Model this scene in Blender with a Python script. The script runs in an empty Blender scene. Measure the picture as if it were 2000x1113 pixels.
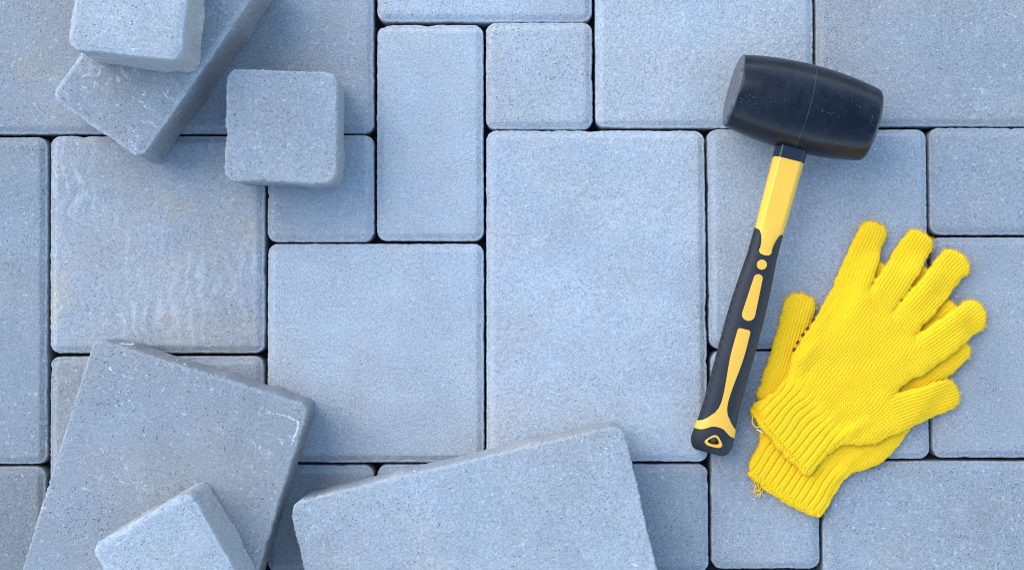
import bpy, bmesh, math, random
import numpy as np
from mathutils import Vector, Matrix

# ------------------------------------------------------------------ camera, sky, sun, exposure
S = 0.00045            # metres per photo pixel on the paving surface
H = 1.2                # camera height above the paving
scene = bpy.context.scene
C = scene.collection
R = math.radians

cam_d = bpy.data.cameras.new('camera'); cam = bpy.data.objects.new('camera', cam_d); C.objects.link(cam)
cam.location = (0, 0, H); cam.rotation_euler = (0, 0, 0)
cam_d.sensor_width = 36.0; cam_d.lens = 36.0 * H / (2000 * S)
cam_d.clip_start = 0.01; cam_d.clip_end = 500
cam_d.dof.use_dof = True; cam_d.dof.focus_distance = H - 0.005; cam_d.dof.aperture_fstop = 8.0
scene.camera = cam
try: scene.cycles.filter_width = 1.05
except Exception: pass

SUN_EL, SUN_AZ = 40.0, 142.0     # azimuth: direction the light comes FROM, degrees counter-clockwise from +X
world = bpy.data.worlds.new('World'); scene.world = world; world.use_nodes = True
wn = world.node_tree.nodes; wl = world.node_tree.links
sky = wn.new('ShaderNodeTexSky'); sky.sky_type = 'NISHITA'; sky.sun_disc = False
sky.sun_elevation = R(SUN_EL); sky.sun_rotation = R(90.0 - SUN_AZ)
sky.air_density = 1.0; sky.dust_density = 0.2; sky.ozone_density = 1.6
wl.new(sky.outputs[0], wn['Background'].inputs[0]); wn['Background'].inputs[1].default_value = 0.15
sd = bpy.data.lights.new('sun', 'SUN'); sun = bpy.data.objects.new('sun', sd); C.objects.link(sun)
sd.energy = 0.85; sd.angle = R(60); sd.color = (1.0, 0.93, 0.85)
dirv = Vector((math.cos(R(SUN_AZ)) * math.cos(R(SUN_EL)), math.sin(R(SUN_AZ)) * math.cos(R(SUN_EL)), math.sin(R(SUN_EL))))
sun.rotation_euler = dirv.to_track_quat('Z', 'Y').to_euler(); sun.location = dirv * 5
scene.view_settings.view_transform = 'Standard'; scene.view_settings.look = 'None'
scene.view_settings.gamma = 1.0; scene.view_settings.exposure = 1.9

# ------------------------------------------------------------------ helpers
def G(px, py, z=0.0):
    """photo pixel seen at height z -> world point"""
    k = (H - z) / H
    return Vector(((px - 1000) * S * k, (556.5 - py) * S * k, z))

def obj(name, verts, faces, mat, parent=None, smooth=True):
    me = bpy.data.meshes.new(name); me.from_pydata([tuple(v) for v in verts], [], [tuple(f) for f in faces]); me.update()
    if smooth: me.polygons.foreach_set('use_smooth', [True] * len(me.polygons))
    o = bpy.data.objects.new(name, me); C.objects.link(o); me.materials.append(mat)
    if parent: o.parent = parent
    return o

def empty(name, loc, rz=0.0):
    o = bpy.data.objects.new(name, None); C.objects.link(o); o.location = loc; o.rotation_euler = (0, 0, rz)
    o.empty_display_size = 0.03
    return o

def tag(o, label, cat, group=None):
    o['label'] = label; o['category'] = cat
    if group: o['group'] = group
    return o

class NT:
    def __init__(s, name):
        s.m = bpy.data.materials.new(name); s.m.use_nodes = True
        s.n = s.m.node_tree.nodes; s.l = s.m.node_tree.links; s.b = s.n['Principled BSDF']
    def new(s, t, **kw):
        x = s.n.new('ShaderNode' + t)
        for k, v in kw.items():
            if k[0] == '_': x.inputs[int(k[1:])].default_value = v
            else: setattr(x, k, v)
        return x
    def link(s, a, b): s.l.new(a, b)
    def put(s, v, sock):
        if hasattr(v, 'is_linked') or hasattr(v, 'links'): s.l.new(v, sock)
        else: sock.default_value = v
    def math(s, op, a, b=0.0, c=0.0, clamp=False):
        x = s.n.new('ShaderNodeMath'); x.operation = op; x.use_clamp = clamp
        s.put(a, x.inputs[0]); s.put(b, x.inputs[1]); s.put(c, x.inputs[2]); return x.outputs[0]
    def mix(s, f, a, b, blend='MIX'):
        x = s.n.new('ShaderNodeMix'); x.data_type = 'RGBA'; x.blend_type = blend
        s.put(f, x.inputs[0]); s.put(a, x.inputs[6]); s.put(b, x.inputs[7]); return x.outputs[2]
    def noise(s, vec, scale, detail=2, rough=0.5, dist=0.0):
        x = s.n.new('ShaderNodeTexNoise'); x.inputs['Scale'].default_value = scale; x.inputs['Detail'].default_value = detail
        x.inputs['Roughness'].default_value = rough; x.inputs['Distortion'].default_value = dist
        s.l.new(vec, x.inputs['Vector']); return x.outputs['Fac']
    def ramp(s, v, lo, hi, a=0.0, b=1.0):
        x = s.n.new('ShaderNodeMapRange'); x.clamp = True
        s.put(v, x.inputs[0]); x.inputs[1].default_value = lo; x.inputs[2].default_value = hi
        x.inputs[3].default_value = a; x.inputs[4].default_value = b; return x.outputs[0]
    def attr(s, name):
        x = s.n.new('ShaderNodeAttribute'); x.attribute_type = 'OBJECT'; x.attribute_name = name; return x.outputs['Fac']

# ------------------------------------------------------------------ materials
def concrete():
    t = NT('paver_concrete')
    co = t.new('TexCoord'); inf = t.new('ObjectInfo')
    off = t.new('VectorMath', operation='MULTIPLY_ADD'); comb = t.new('CombineXYZ')
    t.link(inf.outputs['Random'], comb.inputs[0]); t.link(inf.outputs['Random'], comb.inputs[1]); t.link(inf.outputs['Random'], comb.inputs[2])
    off.inputs[1].default_value = (37.0, 61.0, 17.0)
    t.link(comb.outputs[0], off.inputs[0]); t.link(co.outputs['Object'], off.inputs[2])
    v = off.outputs[0]
    grain = t.noise(v, 800, 4, 0.78)
    grain2 = t.noise(v, 330, 3, 0.65)
    blotch = t.noise(v, 9, 4, 0.6)
    cloud = t.noise(v, 24, 5, 0.65, 0.4)
    # grey body with grain
    val = t.math('ADD', t.ramp(grain, 0.30, 0.70, 0.60, 1.40), t.ramp(grain2, 0.3, 0.7, -0.10, 0.10))
    val = t.math('MULTIPLY', val, t.ramp(blotch, 0.3, 0.7, 0.92, 1.08))
    val = t.math('MULTIPLY', val, t.ramp(cloud, 0.3, 0.7, 0.94, 1.06))
    val = t.math('MULTIPLY', val, t.attr('tone'))
    warm = t.mix(t.math('ADD', t.ramp(t.noise(v, 14, 3, 0.6), 0.4, 0.68), t.attr('warm'), clamp=True), (0.290, 0.313, 0.317, 1), (0.312, 0.313, 0.298, 1))
    sc = t.new('VectorMath', operation='SCALE'); t.link(warm, sc.inputs[0]); t.link(val, sc.inputs['Scale'])
    col = sc.outputs[0]
    # open pores, in drifts
    vor = t.new('TexVoronoi'); vor.inputs['Scale'].default_value = 420; t.link(v, vor.inputs['Vector'])
    pick = t.noise(v, 300, 2, 0.5)
    drift = t.noise(v, 22, 3, 0.6)
    pore = t.math('MULTIPLY', t.ramp(vor.outputs['Distance'], 0.12, 0.36, 1, 0), t.ramp(t.math('ADD', pick, t.math('MULTIPLY', drift, 0.5)), 0.78, 0.90))
    pore = t.math('MULTIPLY', pore, t.attr('pore'), clamp=True)
    col = t.mix(t.math('MULTIPLY', pore, 0.75), col, (0.045, 0.05, 0.06, 1))
    # pale grains and lime smears
    spk = t.math('MULTIPLY', t.ramp(t.noise(v, 330, 1, 0.4), 0.70, 0.78), 0.55)
    lime = t.math('MULTIPLY', t.ramp(t.noise(v, 120, 5, 0.75, 0.8), 0.54, 0.70), t.ramp(t.noise(v, 19, 3, 0.6), 0.52, 0.66))
    for (rz, off_) in ((0.7, 3.0), (-0.95, 11.0)):     # dragged scratches
        mp = t.new('Mapping'); mp.inputs['Rotation'].default_value = (0, 0, rz); mp.inputs['Scale'].default_value = (34, 520, 34)
        mp.inputs['Location'].default_value = (off_, off_, 0); t.link(v, mp.inputs[0])
        sc_ = t.math('MULTIPLY', t.ramp(t.noise(mp.outputs[0], 1.0, 2, 0.5), 0.66, 0.74), t.ramp(t.noise(v, 21 + off_ * .3, 2, 0.5), 0.56, 0.66))
        lime = t.math('MAXIMUM', lime, t.math('MULTIPLY', sc_, t.ramp(grain2, 0.40, 0.55)))
    lime = t.math('MULTIPLY', lime, t.attr('lime'))
    wv = t.new('TexWave'); wv.wave_type = 'BANDS'; wv.inputs['Scale'].default_value = 26; wv.inputs['Distortion'].default_value = 9.0
    wv.inputs['Detail'].default_value = 3; wv.inputs['Detail Scale'].default_value = 1.4; t.link(v, wv.inputs['Vector'])
    rip = t.math('MULTIPLY', t.ramp(wv.outputs['Fac'], 0.45, 1.0), t.math('MULTIPLY', t.ramp(t.noise(v, 13, 3, 0.6), 0.45, 0.66), t.ramp(t.noise(v, 160, 4, 0.7), 0.35, 0.65)))
    rip = t.math('MULTIPLY', rip, t.attr('ripple'))
    pale = t.math('MAXIMUM', t.math('MAXIMUM', spk, lime), rip, clamp=True)
    col = t.mix(pale, col, (0.46, 0.49, 0.53, 1))
    # arrises rubbed pale
    wa = t.new('Attribute'); wa.attribute_name = 'wear'
    wear = t.math('MULTIPLY', wa.outputs['Fac'], t.ramp(t.noise(v, 140, 4, 0.7), 0.35, 0.6, 0.25, 1.0))
    col = t.mix(t.math('MULTIPLY', wear, t.attr('rub')), col, (0.47, 0.50, 0.54, 1))
    # iron-yellow stains
    och = t.math('MULTIPLY', t.ramp(t.noise(v, 19, 4, 0.65), 0.52, 0.72), t.attr('ochre'), clamp=True)
    dot = t.math('MULTIPLY', t.ramp(t.noise(v, 75, 2, 0.5), 0.735, 0.78), 0.5)
    col = t.mix(t.math('MAXIMUM', och, dot), col, t.mix(1.0, col, (1.17, 1.01, 0.80, 1), 'MULTIPLY'))
    # flanks of the loose blocks: shade painted in as a darker mauve-brown tint
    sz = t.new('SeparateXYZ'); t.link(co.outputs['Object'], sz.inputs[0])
    side_shade = t.math('MULTIPLY', t.ramp(t.math('ADD', sz.outputs[2], t.math('MULTIPLY', grain2, 0.004)), 0.052, 0.058, 1, 0), t.attr('side_shade'))
    col = t.mix(side_shade, col, t.mix(1.0, col, (0.92, 0.87, 0.89, 1), 'MULTIPLY'))
    t.link(col, t.b.inputs['Base Color'])
    t.b.inputs['Roughness'].default_value = 0.93; t.b.inputs['Specular IOR Level'].default_value = 0.25
    hgt = t.math('SUBTRACT', t.math('ADD', t.math('MULTIPLY', grain, 0.8), t.math('MULTIPLY', grain2, 0.9)), t.math('MULTIPLY', pore, 0.8))
    hgt = t.math('ADD', hgt, t.math('MULTIPLY', cloud, 0.6))
    bp = t.new('Bump'); bp.inputs['Strength'].default_value = 0.75; bp.inputs['Distance'].default_value = 0.0011
    t.link(hgt, bp.inputs['Height']); t.link(bp.outputs[0], t.b.inputs['Normal'])
    return t.m
M_CON = concrete()

def sand(name, c1, c2, scale):
    t = NT(name); co = t.new('TexCoord')
    n = t.noise(co.outputs['Object'], scale, 5, 0.7)
    t.link(t.mix(t.ramp(n, 0.3, 0.7), c1, c2), t.b.inputs['Base Color']); t.b.inputs['Roughness'].default_value = 1.0
    bp = t.new('Bump'); bp.inputs['Strength'].default_value = 0.8; bp.inputs['Distance'].default_value = 0.004
    t.link(n, bp.inputs['Height']); t.link(bp.outputs[0], t.b.inputs['Normal'])
    return t.m
M_BED = sand('joint_sand', (0.045, 0.047, 0.045, 1), (0.085, 0.085, 0.078, 1), 500)
M_GROUND = sand('sandy_ground', (0.20, 0.18, 0.15, 1), (0.30, 0.27, 0.22, 1), 30)

def rubber_head():
    t = NT('black_rubber'); co = t.new('TexCoord'); v = co.outputs['Object']
    # chalky dust rubbed in on the crown, with a scatter of tiny specks
    film = t.math('MULTIPLY', t.ramp(t.noise(v, 45, 4, 0.7, 0.5), 0.42, 0.75), 0.025)
    streak = t.new('Mapping'); streak.inputs['Scale'].default_value = (26, 70, 40); t.link(v, streak.inputs[0])
    clus = t.ramp(t.noise(streak.outputs[0], 1.0, 3, 0.6), 0.48, 0.64)
    spk = t.math('MULTIPLY', t.ramp(t.noise(v, 900, 1, 0.5), 0.66, 0.74), clus)
    sepp = t.new('SeparateXYZ'); t.link(v, sepp.inputs[0])
    spk = t.math('MULTIPLY', spk, t.ramp(sepp.outputs[2], 0.060, 0.068))
    worn = t.math('MULTIPLY', t.ramp(t.math('ABSOLUTE', sepp.outputs[0]), 0.0588, 0.0602), t.ramp(t.noise(v, 130, 4, 0.7), 0.3, 0.7, 0.05, 0.30))
    dust = t.math('MAXIMUM', t.math('MAXIMUM', film, worn), t.math('MULTIPLY', spk, 0.32))
    t.link(t.mix(dust, (0.0022, 0.0036, 0.0075, 1), (0.42, 0.42, 0.45, 1)), t.b.inputs['Base Color'])
    t.link(t.math('ADD', t.ramp(t.noise(v, 60, 4, 0.6), 0.3, 0.7, 0.24, 0.34), t.math('MULTIPLY', dust, 0.5)), t.b.inputs['Roughness'])
    t.b.inputs['Specular IOR Level'].default_value = 0.24
    bp = t.new('Bump'); bp.inputs['Strength'].default_value = 0.15; bp.inputs['Distance'].default_value = 0.0006
    t.link(t.noise(v, 500, 3, 0.6), bp.inputs['Height']); t.link(bp.outputs[0], t.b.inputs['Normal'])
    return t.m
M_RUB = rubber_head()

def plain(name, col, rough, spec=0.5, bump=0.0, bscale=400, var=0.06):
    t = NT(name); co = t.new('TexCoord'); v = co.outputs['Object']
    n = t.noise(v, 35, 4, 0.6)
    c = t.mix(t.ramp(n, 0.3, 0.7), tuple(x * (1 - var) for x in col) + (1,), tuple(x * (1 + var) for x in col) + (1,))
    t.link(c, t.b.inputs['Base Color']); t.link(t.ramp(n, 0.3, 0.7, rough * 0.9, rough * 1.1), t.b.inputs['Roughness'])
    t.b.inputs['Specular IOR Level'].default_value = spec
    if bump:
        bp = t.new('Bump'); bp.inputs['Strength'].default_value = bump; bp.inputs['Distance'].default_value = 0.0005
        t.link(t.noise(v, bscale, 3, 0.6), bp.inputs['Height']); t.link(bp.outputs[0], t.b.inputs['Normal'])
    return t.m
M_COLLAR = plain('collar_plastic', (0.008, 0.010, 0.014), 0.28)
M_SHAFT = plain('yellow_plastic', (0.74, 0.40, 0.034), 0.34, 0.5, 0.05, 300, 0.02)
M_INLAY = plain('yellow_inlay_plastic', (0.70, 0.37, 0.036), 0.45, 0.4, 0.05, 300, 0.02)
M_SEAM = plain('grey_mould_line', (0.06, 0.058, 0.06), 0.6)
M_DOT = plain('black_grip_dots', (0.02, 0.02, 0.022), 0.5)
M_WHITE = plain('white_thread', (0.75, 0.72, 0.72), 0.9)

def grip_mat():
    t = NT('soft_grip_rubber'); co = t.new('TexCoord'); v = co.outputs['Object']
    sep = t.new('SeparateXYZ'); t.link(v, sep.inputs[0])
    p = 0.0042
    a = t.math('PINGPONG', t.math('ADD', sep.outputs[0], t.math('MULTIPLY', sep.outputs[1], 0.55)), p / 2)
    b = t.math('PINGPONG', t.math('SUBTRACT', sep.outputs[0], t.math('MULTIPLY', sep.outputs[1], 0.55)), p / 2)
    line = t.math('MAXIMUM', t.ramp(a, 0.0002, 0.0005, 1, 0), t.ramp(b, 0.0002, 0.0005, 1, 0))
    sides = t.ramp(t.math('ABSOLUTE', sep.outputs[0]), 0.0075, 0.009)
    ylim = t.math('MULTIPLY', t.ramp(sep.outputs[1], -0.150, -0.146, 1, 0), t.ramp(sep.outputs[1], -0.272, -0.268))
    line = t.math('MULTIPLY', t.math('MULTIPLY', line, sides), ylim)
    n = t.noise(v, 120, 4, 0.7)
    t.link(t.mix(t.math('MULTIPLY', line, 0.5), t.mix(t.ramp(n, 0.35, 0.75), (0.006, 0.007, 0.010, 1), (0.012, 0.013, 0.016, 1)), (0.035, 0.035, 0.037, 1)), t.b.inputs['Base Color'])
    t.b.inputs['Roughness'].default_value = 0.62; t.b.inputs['Specular IOR Level'].default_value = 0.4
    bp = t.new('Bump'); bp.inputs['Strength'].default_value = 0.7; bp.inputs['Distance'].default_value = 0.0004
    t.link(line, bp.inputs['Height']); t.link(bp.outputs[0], t.b.inputs['Normal'])
    return t.m
M_GRIP = grip_mat()

def yarn(name, k=1.0):
    t = NT(name); co = t.new('TexCoord'); v = co.outputs['Object']
    n = t.noise(v, 900, 2, 0.6); big = t.noise(v, 40, 4, 0.6)
    c = t.mix(t.ramp(n, 0.3, 0.7), (0.70 * k, 0.402 * k, 0.006, 1), (0.80 * k, 0.485 * k, 0.014, 1))
    c = t.mix(t.math('MULTIPLY', t.ramp(big, 0.5, 0.75), 0.35), c, (0.70 * k, 0.42 * k, 0.012, 1))
    t.link(c, t.b.inputs['Base Color']); t.b.inputs['Roughness'].default_value = 0.95
    t.b.inputs['Specular IOR Level'].default_value = 0.15
    t.b.inputs['Sheen Weight'].default_value = 0.15; t.b.inputs['Sheen Roughness'].default_value = 0.5
    t.b.inputs['Sheen Tint'].default_value = (1, 0.85, 0.2, 1)
    bp = t.new('Bump'); bp.inputs['Strength'].default_value = 0.4; bp.inputs['Distance'].default_value = 0.0005
    t.link(n, bp.inputs['Height']); t.link(bp.outputs[0], t.b.inputs['Normal'])
    return t.m
M_YARN = yarn('yellow_cotton_yarn')

# ------------------------------------------------------------------ ground and paving
def sheet(name, half, z, mat):
    o = obj(name, [(-half, -half, z), (half, -half, z), (half, half, z), (-half, half, z)], [(0, 1, 2, 3)], mat)
    o['kind'] = 'structure'; return o
ground = sheet('ground', 150.0, -0.066, M_GROUND)
pavement = sheet('pavement', 1.75, -0.030, M_BED)

def smooth_noise(rng, n, scale):
    k = max(4, int(n / scale)); a = rng.standard_normal(k); x = np.linspace(0, k, n, endpoint=False)
    i = x.astype(int); f = x - i; f = f * f * (3 - 2 * f)
    return a[i % k] * (1 - f) + a[(i + 1) % k] * f

def outline(w, h, r, step):
    """rounded rectangle, counter-clockwise: points and outward normals"""
    P, N = [], []
    def line(a, b, n):
        L = (Vector(b) - Vector(a)).length; m = max(2, int(L / step))
        for i in range(m):
            f = i / m; P.append((a[0] + (b[0] - a[0]) * f, a[1] + (b[1] - a[1]) * f)); N.append(n)
    def arc(cx, cy, a0):
        for i in range(9):
            a = a0 + math.pi / 2 * i / 9; P.append((cx + r * math.cos(a), cy + r * math.sin(a))); N.append((math.cos(a), math.sin(a)))
    x, y = w / 2, h / 2
    line((x, -y + r), (x, y - r), (1, 0)); arc(x - r, y - r, 0)
    line((x - r, y), (-x + r, y), (0, 1)); arc(-x + r, y - r, math.pi / 2)
    line((-x, y - r), (-x, -y + r), (-1, 0)); arc(-x + r, -y + r, math.pi)
    line((-x + r, -y), (x - r, -y), (0, -1)); arc(x - r, -y + r, 1.5 * math.pi)
    return np.array(P), np.array(N)

LAID = [(0.0088, 0.0, .2), (0.0068, 0.0, .2), (0.0060, -0.00025, .4), (0.0026, -0.0023, .7), (0.0012, -0.0024, 1), (0.0004, -0.0030, 1.1), (0.0, -0.0048, 1), (0.0001, -0.02, 1.4), (0.0001, -0.06, 1)]
LOOSE = [(0.0088, 0.0, .2), (0.0050, 0.0, .3), (0.0043, -0.0001, .6), (0.0013, -0.0016, 1), (0.0008, -0.0017, 1.2), (0.0002, -0.0024, 1.4), (0.0, -0.0036, 1.4), (0.0, -0.016, 1.4), (-0.0002, -0.03, 1.8), (-0.0003, -0.044, 2.0), (-0.0006, -0.054, 2.2), (-0.0010, -0.0575, 2.8), (0.0006, -0.06, 2)]
FLIPPED = [(0.0088, 0.0, .2), (0.0030, 0.0, .3), (0.0014, -0.0001, .8), (0.0006, -0.0006, 1.4), (0.0001, -0.0014, 1.7), (-0.0002, -0.0030, 1.8), (-0.0002, -0.010, 1.8), (0.0, -0.024, 1.8), (0.0, -0.040, 1.8), (0.0, -0.050, 1.6), (0.0012, -0.0555, 1.5), (0.004, -0.0595, 1), (0.0055, -0.06, 1)]

def paver_geo(w, h, rings, seed, amp=0.00022, quad=None, nibs=(), step=0.0022, r=0.0091):
    rng = np.random.default_rng(seed)
    P, N = outline(w, h, r, step); n = len(P)
    base = smooth_noise(rng, n, 40) * 0.45 + smooth_noise(rng, n, 6) * 0.4
    fine = rng.standard_normal(n) * 0.6
    low = smooth_noise(rng, n, 9) + np.abs(smooth_noise(rng, n, 25))
    chip = np.zeros(n)
    for _ in range(rng.poisson(n * 0.012)):
        c_ = rng.integers(0, n); wd = rng.uniform(0.8, 2.6); dd_ = np.minimum(np.abs(np.arange(n) - c_), n - np.abs(np.arange(n) - c_))
        chip = np.maximum(chip, rng.uniform(0.0004, 0.0014) * np.exp(-(dd_ / wd) ** 2))
    V = []
    for inset, z, a in rings:
        jit = base + ((fine if z > -0.006 else rng.standard_normal(n) * .25) if a > 0.5 else 0) + (rng.standard_normal(n) * 0.2 * min(a, 2))
        if a > 2: jit = jit * 0.5 + low * 0.6
        d = -inset + amp * a * jit - (chip if (inset < 0.0028 and z > -0.006) else 0)
        if z < -0.006:
            for (side, pos, size) in nibs:          # spacer ribs cast on the flanks
                t = (P[:, 1] / h + .5) if side in 'EW' else (P[:, 0] / w + .5)
                nx = {'E': (1, 0), 'W': (-1, 0), 'N': (0, 1), 'S': (0, -1)}[side]
                face = (N @ np.array(nx)) > 0.99
                L = h if side in 'EW' else w
                d = d + face * size * np.exp(-((t - pos) * L / 0.009) ** 2)
        xy = P + N * d[:, None]
        zz = np.full(n, z) + (rng.standard_normal(n) * 0.00012 * min(a, 1.5) if a > 0.3 else 0)
        V.append(np.column_stack([xy, zz]))
    V = np.concatenate(V)
    if quad is not None:      # bilinear warp onto the (slightly skew) measured corners TL TR BR BL
        u = V[:, 0] / w + .5; v = V[:, 1] / h + .5
        tl, tr, br, bl = [np.array(q) for q in quad]
        xy = (bl * ((1 - u) * (1 - v))[:, None] + br * (u * (1 - v))[:, None] + tr * (u * v)[:, None] + tl * ((1 - u) * v)[:, None])
        V[:, :2] = xy
    F = []
    for k in range(len(rings) - 1):
        a = k * n; b = (k + 1) * n
        for i in range(n):
            j = (i + 1) % n; F.append((a + i, b + i, b + j, a + j))
    F.append(tuple(range(n))); m = (len(rings) - 1) * n
    F.append(tuple(range(m + n - 1, m - 1, -1)))
    return V, F

def wear_attr(o, rings):
    n = (len(o.data.vertices)) // len(rings)
    w = np.concatenate([np.full(n, 1.0 if 0.0002 <= r_[0] <= 0.0016 and r_[1] > -0.004 else 0.0) for r_ in rings])
    a = o.data.attributes.new('wear', 'FLOAT', 'POINT'); a.data.foreach_set('value', w.astype(np.float32))

def surf(o, tone=1.0, pore=0.65, lime=0.2, ochre=0.15, ripple=0.0, warm=0.0):
    o['tone'] = tone; o['pore'] = pore; o['lime'] = lime; o['ochre'] = ochre; o['ripple'] = ripple; o['warm'] = warm
    return o

# x0 x1 at the top edge, x0 x1 at the bottom edge, y0, y1 (photo pixels), tone (own grey plus painted light falloff: outer stones darkened, centre lightened), extras
ST = [
    (-118, 303, -118, 303, -166, 262, 0.80, dict(ochre=.5, warm=.45)),
    (308, 730, 308, 730, -166, 261, 0.86, dict(ochre=.3)),
    (736, 1157, 736, 1157, -166, 43, 1.08, dict()),
    (736, 944, 735, 945, 48, 471, 1.12, dict(pore=.4)),
    (949, 1157, 949, 1158, 43, 253, 1.10, dict(pore=.9, ochre=.3, warm=.5)),
    (1163, 1588, 1163, 1590, -170, 250, 1.10, dict()),
    (1593, 2030, 1595, 2030, -172, 247, 0.78, dict(lime=.6, pore=.8, warm=.3)),
    (-334, 92, -334, 91, 268, 907, 0.78, dict(pore=.9)),
    (-334, 88, -334, 88, 912, 1331, 0.66, dict(pore=1.0)),
    (97, 516, 96, 517, 265, 690, 0.93, dict(ochre=.75, ripple=.75, lime=.5, warm=.4)),
    (97, 515, 95, 515, 696, 1118, 0.80, dict(ochre=.4, warm=.45)),
    (522, 730, 521, 730, 263, 473, 0.97, dict()),
    (522, 945, 521, 946, 476, 904, 1.14, dict(pore=.5)),
    (950, 1377, 950, 1384, 255, 902, 1.15, dict(pore=.6)),
    (1382, 1811, 1386, 1815, 252, 682, 0.96, dict(pore=.5)),
    (1816, 2244, 1819, 2246, 249, 459, 0.76, dict(pore=.8)),
    (1820, 2246, 1824, 2248, 463, 895, 0.82, dict()),
    (1389, 1600, 1391, 1603, 686, 1112, 0.86, dict()),
    (1605, 1814, 1607, 1818, 686, 897, 0.86, dict()),
    (1609, 2033, 1609, 2034, 901, 1330, 0.80, dict(pore=1.0, lime=.5)),
    (521, 730, 521, 730, 909, 1119, 0.88, dict()),
    (736, 1160, 736, 1160, 908, 1119, 0.99, dict()),
    (1165, 1384, 1165, 1386, 907, 1119, 0.80, dict(pore=.9)),
]
rnd = random.Random(5)
for k, (a0, a1, b0, b1, y0, y1, tone, ex) in enumerate(ST):
    corners = [G(a0, y0), G(a1, y0), G(b1, y1), G(b0, y1)]
    cx = sum(c.x for c in corners) / 4; cy = sum(c.y for c in corners) / 4
    q = [(c.x - cx, c.y - cy) for c in corners]
    w = ((a1 - a0) + (b1 - b0)) / 2 * S; h = (y1 - y0) * S
    V, F = paver_geo(w, h, LAID, 100 + k, quad=q)
    o = obj('paver', V, F, M_CON, pavement); o.data.set_sharp_from_angle(angle=R(24))
    o.location = (cx, cy, rnd.uniform(-0.0009, 0.0003)); o.rotation_euler = (R(rnd.uniform(-.25, .25)), R(rnd.uniform(-.25, .25)), 0)
    surf(o, tone, **ex); wear_attr(o, LAID); o['rub'] = 0.18

# paving beyond the frame, same module, as one mass
mod = 213.4
occ = set()
def cell(x, y): return (round((x - 94) / mod - 0.5 + 1e-6), round((y - 45) / mod - 0.5 + 1e-6))
for (a0, a1, b0, b1, y0, y1, _, _) in ST:
    nx = max(1, round((a1 - a0) / mod)); ny = max(1, round((y1 - y0) / mod))
    for i in range(nx):
        for j in range(ny): occ.add(cell(a0 + (i + .5) * (a1 - a0) / nx, y0 + (j + .5) * (y1 - y0) / ny))
XL = {0: 94, 1: 305.5, 2: 519, 3: 733, 4: 947, 5: 1161, 6: 1387, 7: 1607, 8: 1821}
def xl(i): return XL.get(i, 94 + mod * i if i < 0 else 2037 + mod * (i - 9))
YL = {-1: -170, 0: 45, 1: 256, 2: 470, 3: 684, 4: 908, 5: 1123, 6: 1335}
def yl(j): return YL.get(j, -170 + mod * (j + 1) if j < 0 else 1335 + mod * (j - 6))
VV, FF, nv = [], [], 0
sizes = [(2, 2), (2, 1), (1, 2), (3, 2), (2, 3), (1, 1)]
for j in range(-8, 14):
    for i in range(-10, 19):
        if (i, j) in occ: continue
        rnd.shuffle(sizes)
        for (sx, sy) in sizes + [(1, 1)]:
            cs = [(i + a, j + b) for a in range(sx) for b in range(sy)]
            if all(c not in occ for c in cs): break
        for c in cs: occ.add(c)
        x0, x1, y0, y1 = xl(i) + 3, xl(i + sx) - 3, yl(j) + 3, yl(j + sy) - 3
        V, F = paver_geo((x1 - x0) * S, (y1 - y0) * S, [LAID[1], LAID[3], LAID[5], LAID[6], LAID[8]], 900 + nv, step=0.03)
        c0 = G((x0 + x1) / 2, (y0 + y1) / 2)
        V = V + np.array((c0.x, c0.y, rnd.uniform(-.0008, .0003)))
        VV.append(V); FF += [tuple(q + nv for q in f) for f in F]; nv += len(V)
o = obj('paving_field', np.concatenate(VV), FF, M_CON, pavement); o['kind'] = 'stuff'; surf(o)

# ------------------------------------------------------------------ loose pavers
def loose(name_label, cpx, cpy, ztop, wpx, hpx, ang, seed, rings, nibs, group='loose pavers lying on the paving', amp=0.00026, r=0.0091, **kw):
    c = G(cpx, cpy, ztop)
    V, F = paver_geo(wpx * S, hpx * S, rings, seed, amp=amp, nibs=nibs, step=0.0018, r=r)
    V[:, 2] += 0.06
    o = obj('paver_block', V, F, M_CON); o.data.set_sharp_from_angle(angle=R(24))
    o.location = (c.x, c.y, ztop - 0.06); o.rotation_euler = (0, 0, R(ang))
    surf(o, **kw); o['side_shade'] = 1.0; o['rub'] = 0.38 if rings is LOOSE else 0.10; wear_attr(o, rings); tag(o, name_label, 'paver', group); return o
T1 = 0.0612; T2 = T1 + 0.0605
def corner_center(px, py, wimg, himg, ang, which):
    """image centre of a rectangle from one sharp corner; ang = counter-clockwise degrees"""
    a = R(ang); ux = (math.cos(a), -math.sin(a)); uy = (-math.sin(a), -math.cos(a))   # image axes (y down)
    sx, sy = {'BL': (1, 1), 'BR': (-1, 1), 'TL': (1, -1), 'TR': (-1, -1)}[which]
    return px + sx * ux[0] * wimg / 2 + sy * uy[0] * himg / 2, py + sx * ux[1] * wimg / 2 + sy * uy[1] * himg / 2
m1 = H / (H - T1); m2 = H / (H - T2)
# long block, upper left
x, y = corner_center(273, 311, 203 * m1, 421 * m1, -34.5, 'BR')
B_LONG = loose('long grey concrete block lying slantwise under a smaller block', x, y, T1, 203, 421, -34.5, 11, LOOSE, [('E', .37, .0022), ('E', .72, .0022), ('W', .4, .002)], tone=0.80, pore=1.0, lime=1.0, ochre=.4)
x, y = corner_center(131, 95, 199 * m2, 199 * m2, -6.0, 'BL')
B_TOP = loose('small pale cube paver stacked on top of the slanting long block', x, y, T2, 199, 199, -6.0, 12, LOOSE, [('S', .7, .0012)], tone=1.0, pore=1.1, lime=1.0, ochre=.5)
loose('small square paver alone beside the slanting long block', 549.5, 246.5, T1, 206, 206, -1.6, 13, FLIPPED, [('S', .75, .0014), ('E', .3, .001)], tone=0.86, pore=1.2, lime=.3, ochre=.3)
x, y = corner_center(184, 660, 419 * m1, 637 * m1, -17.4, 'TL')
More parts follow.
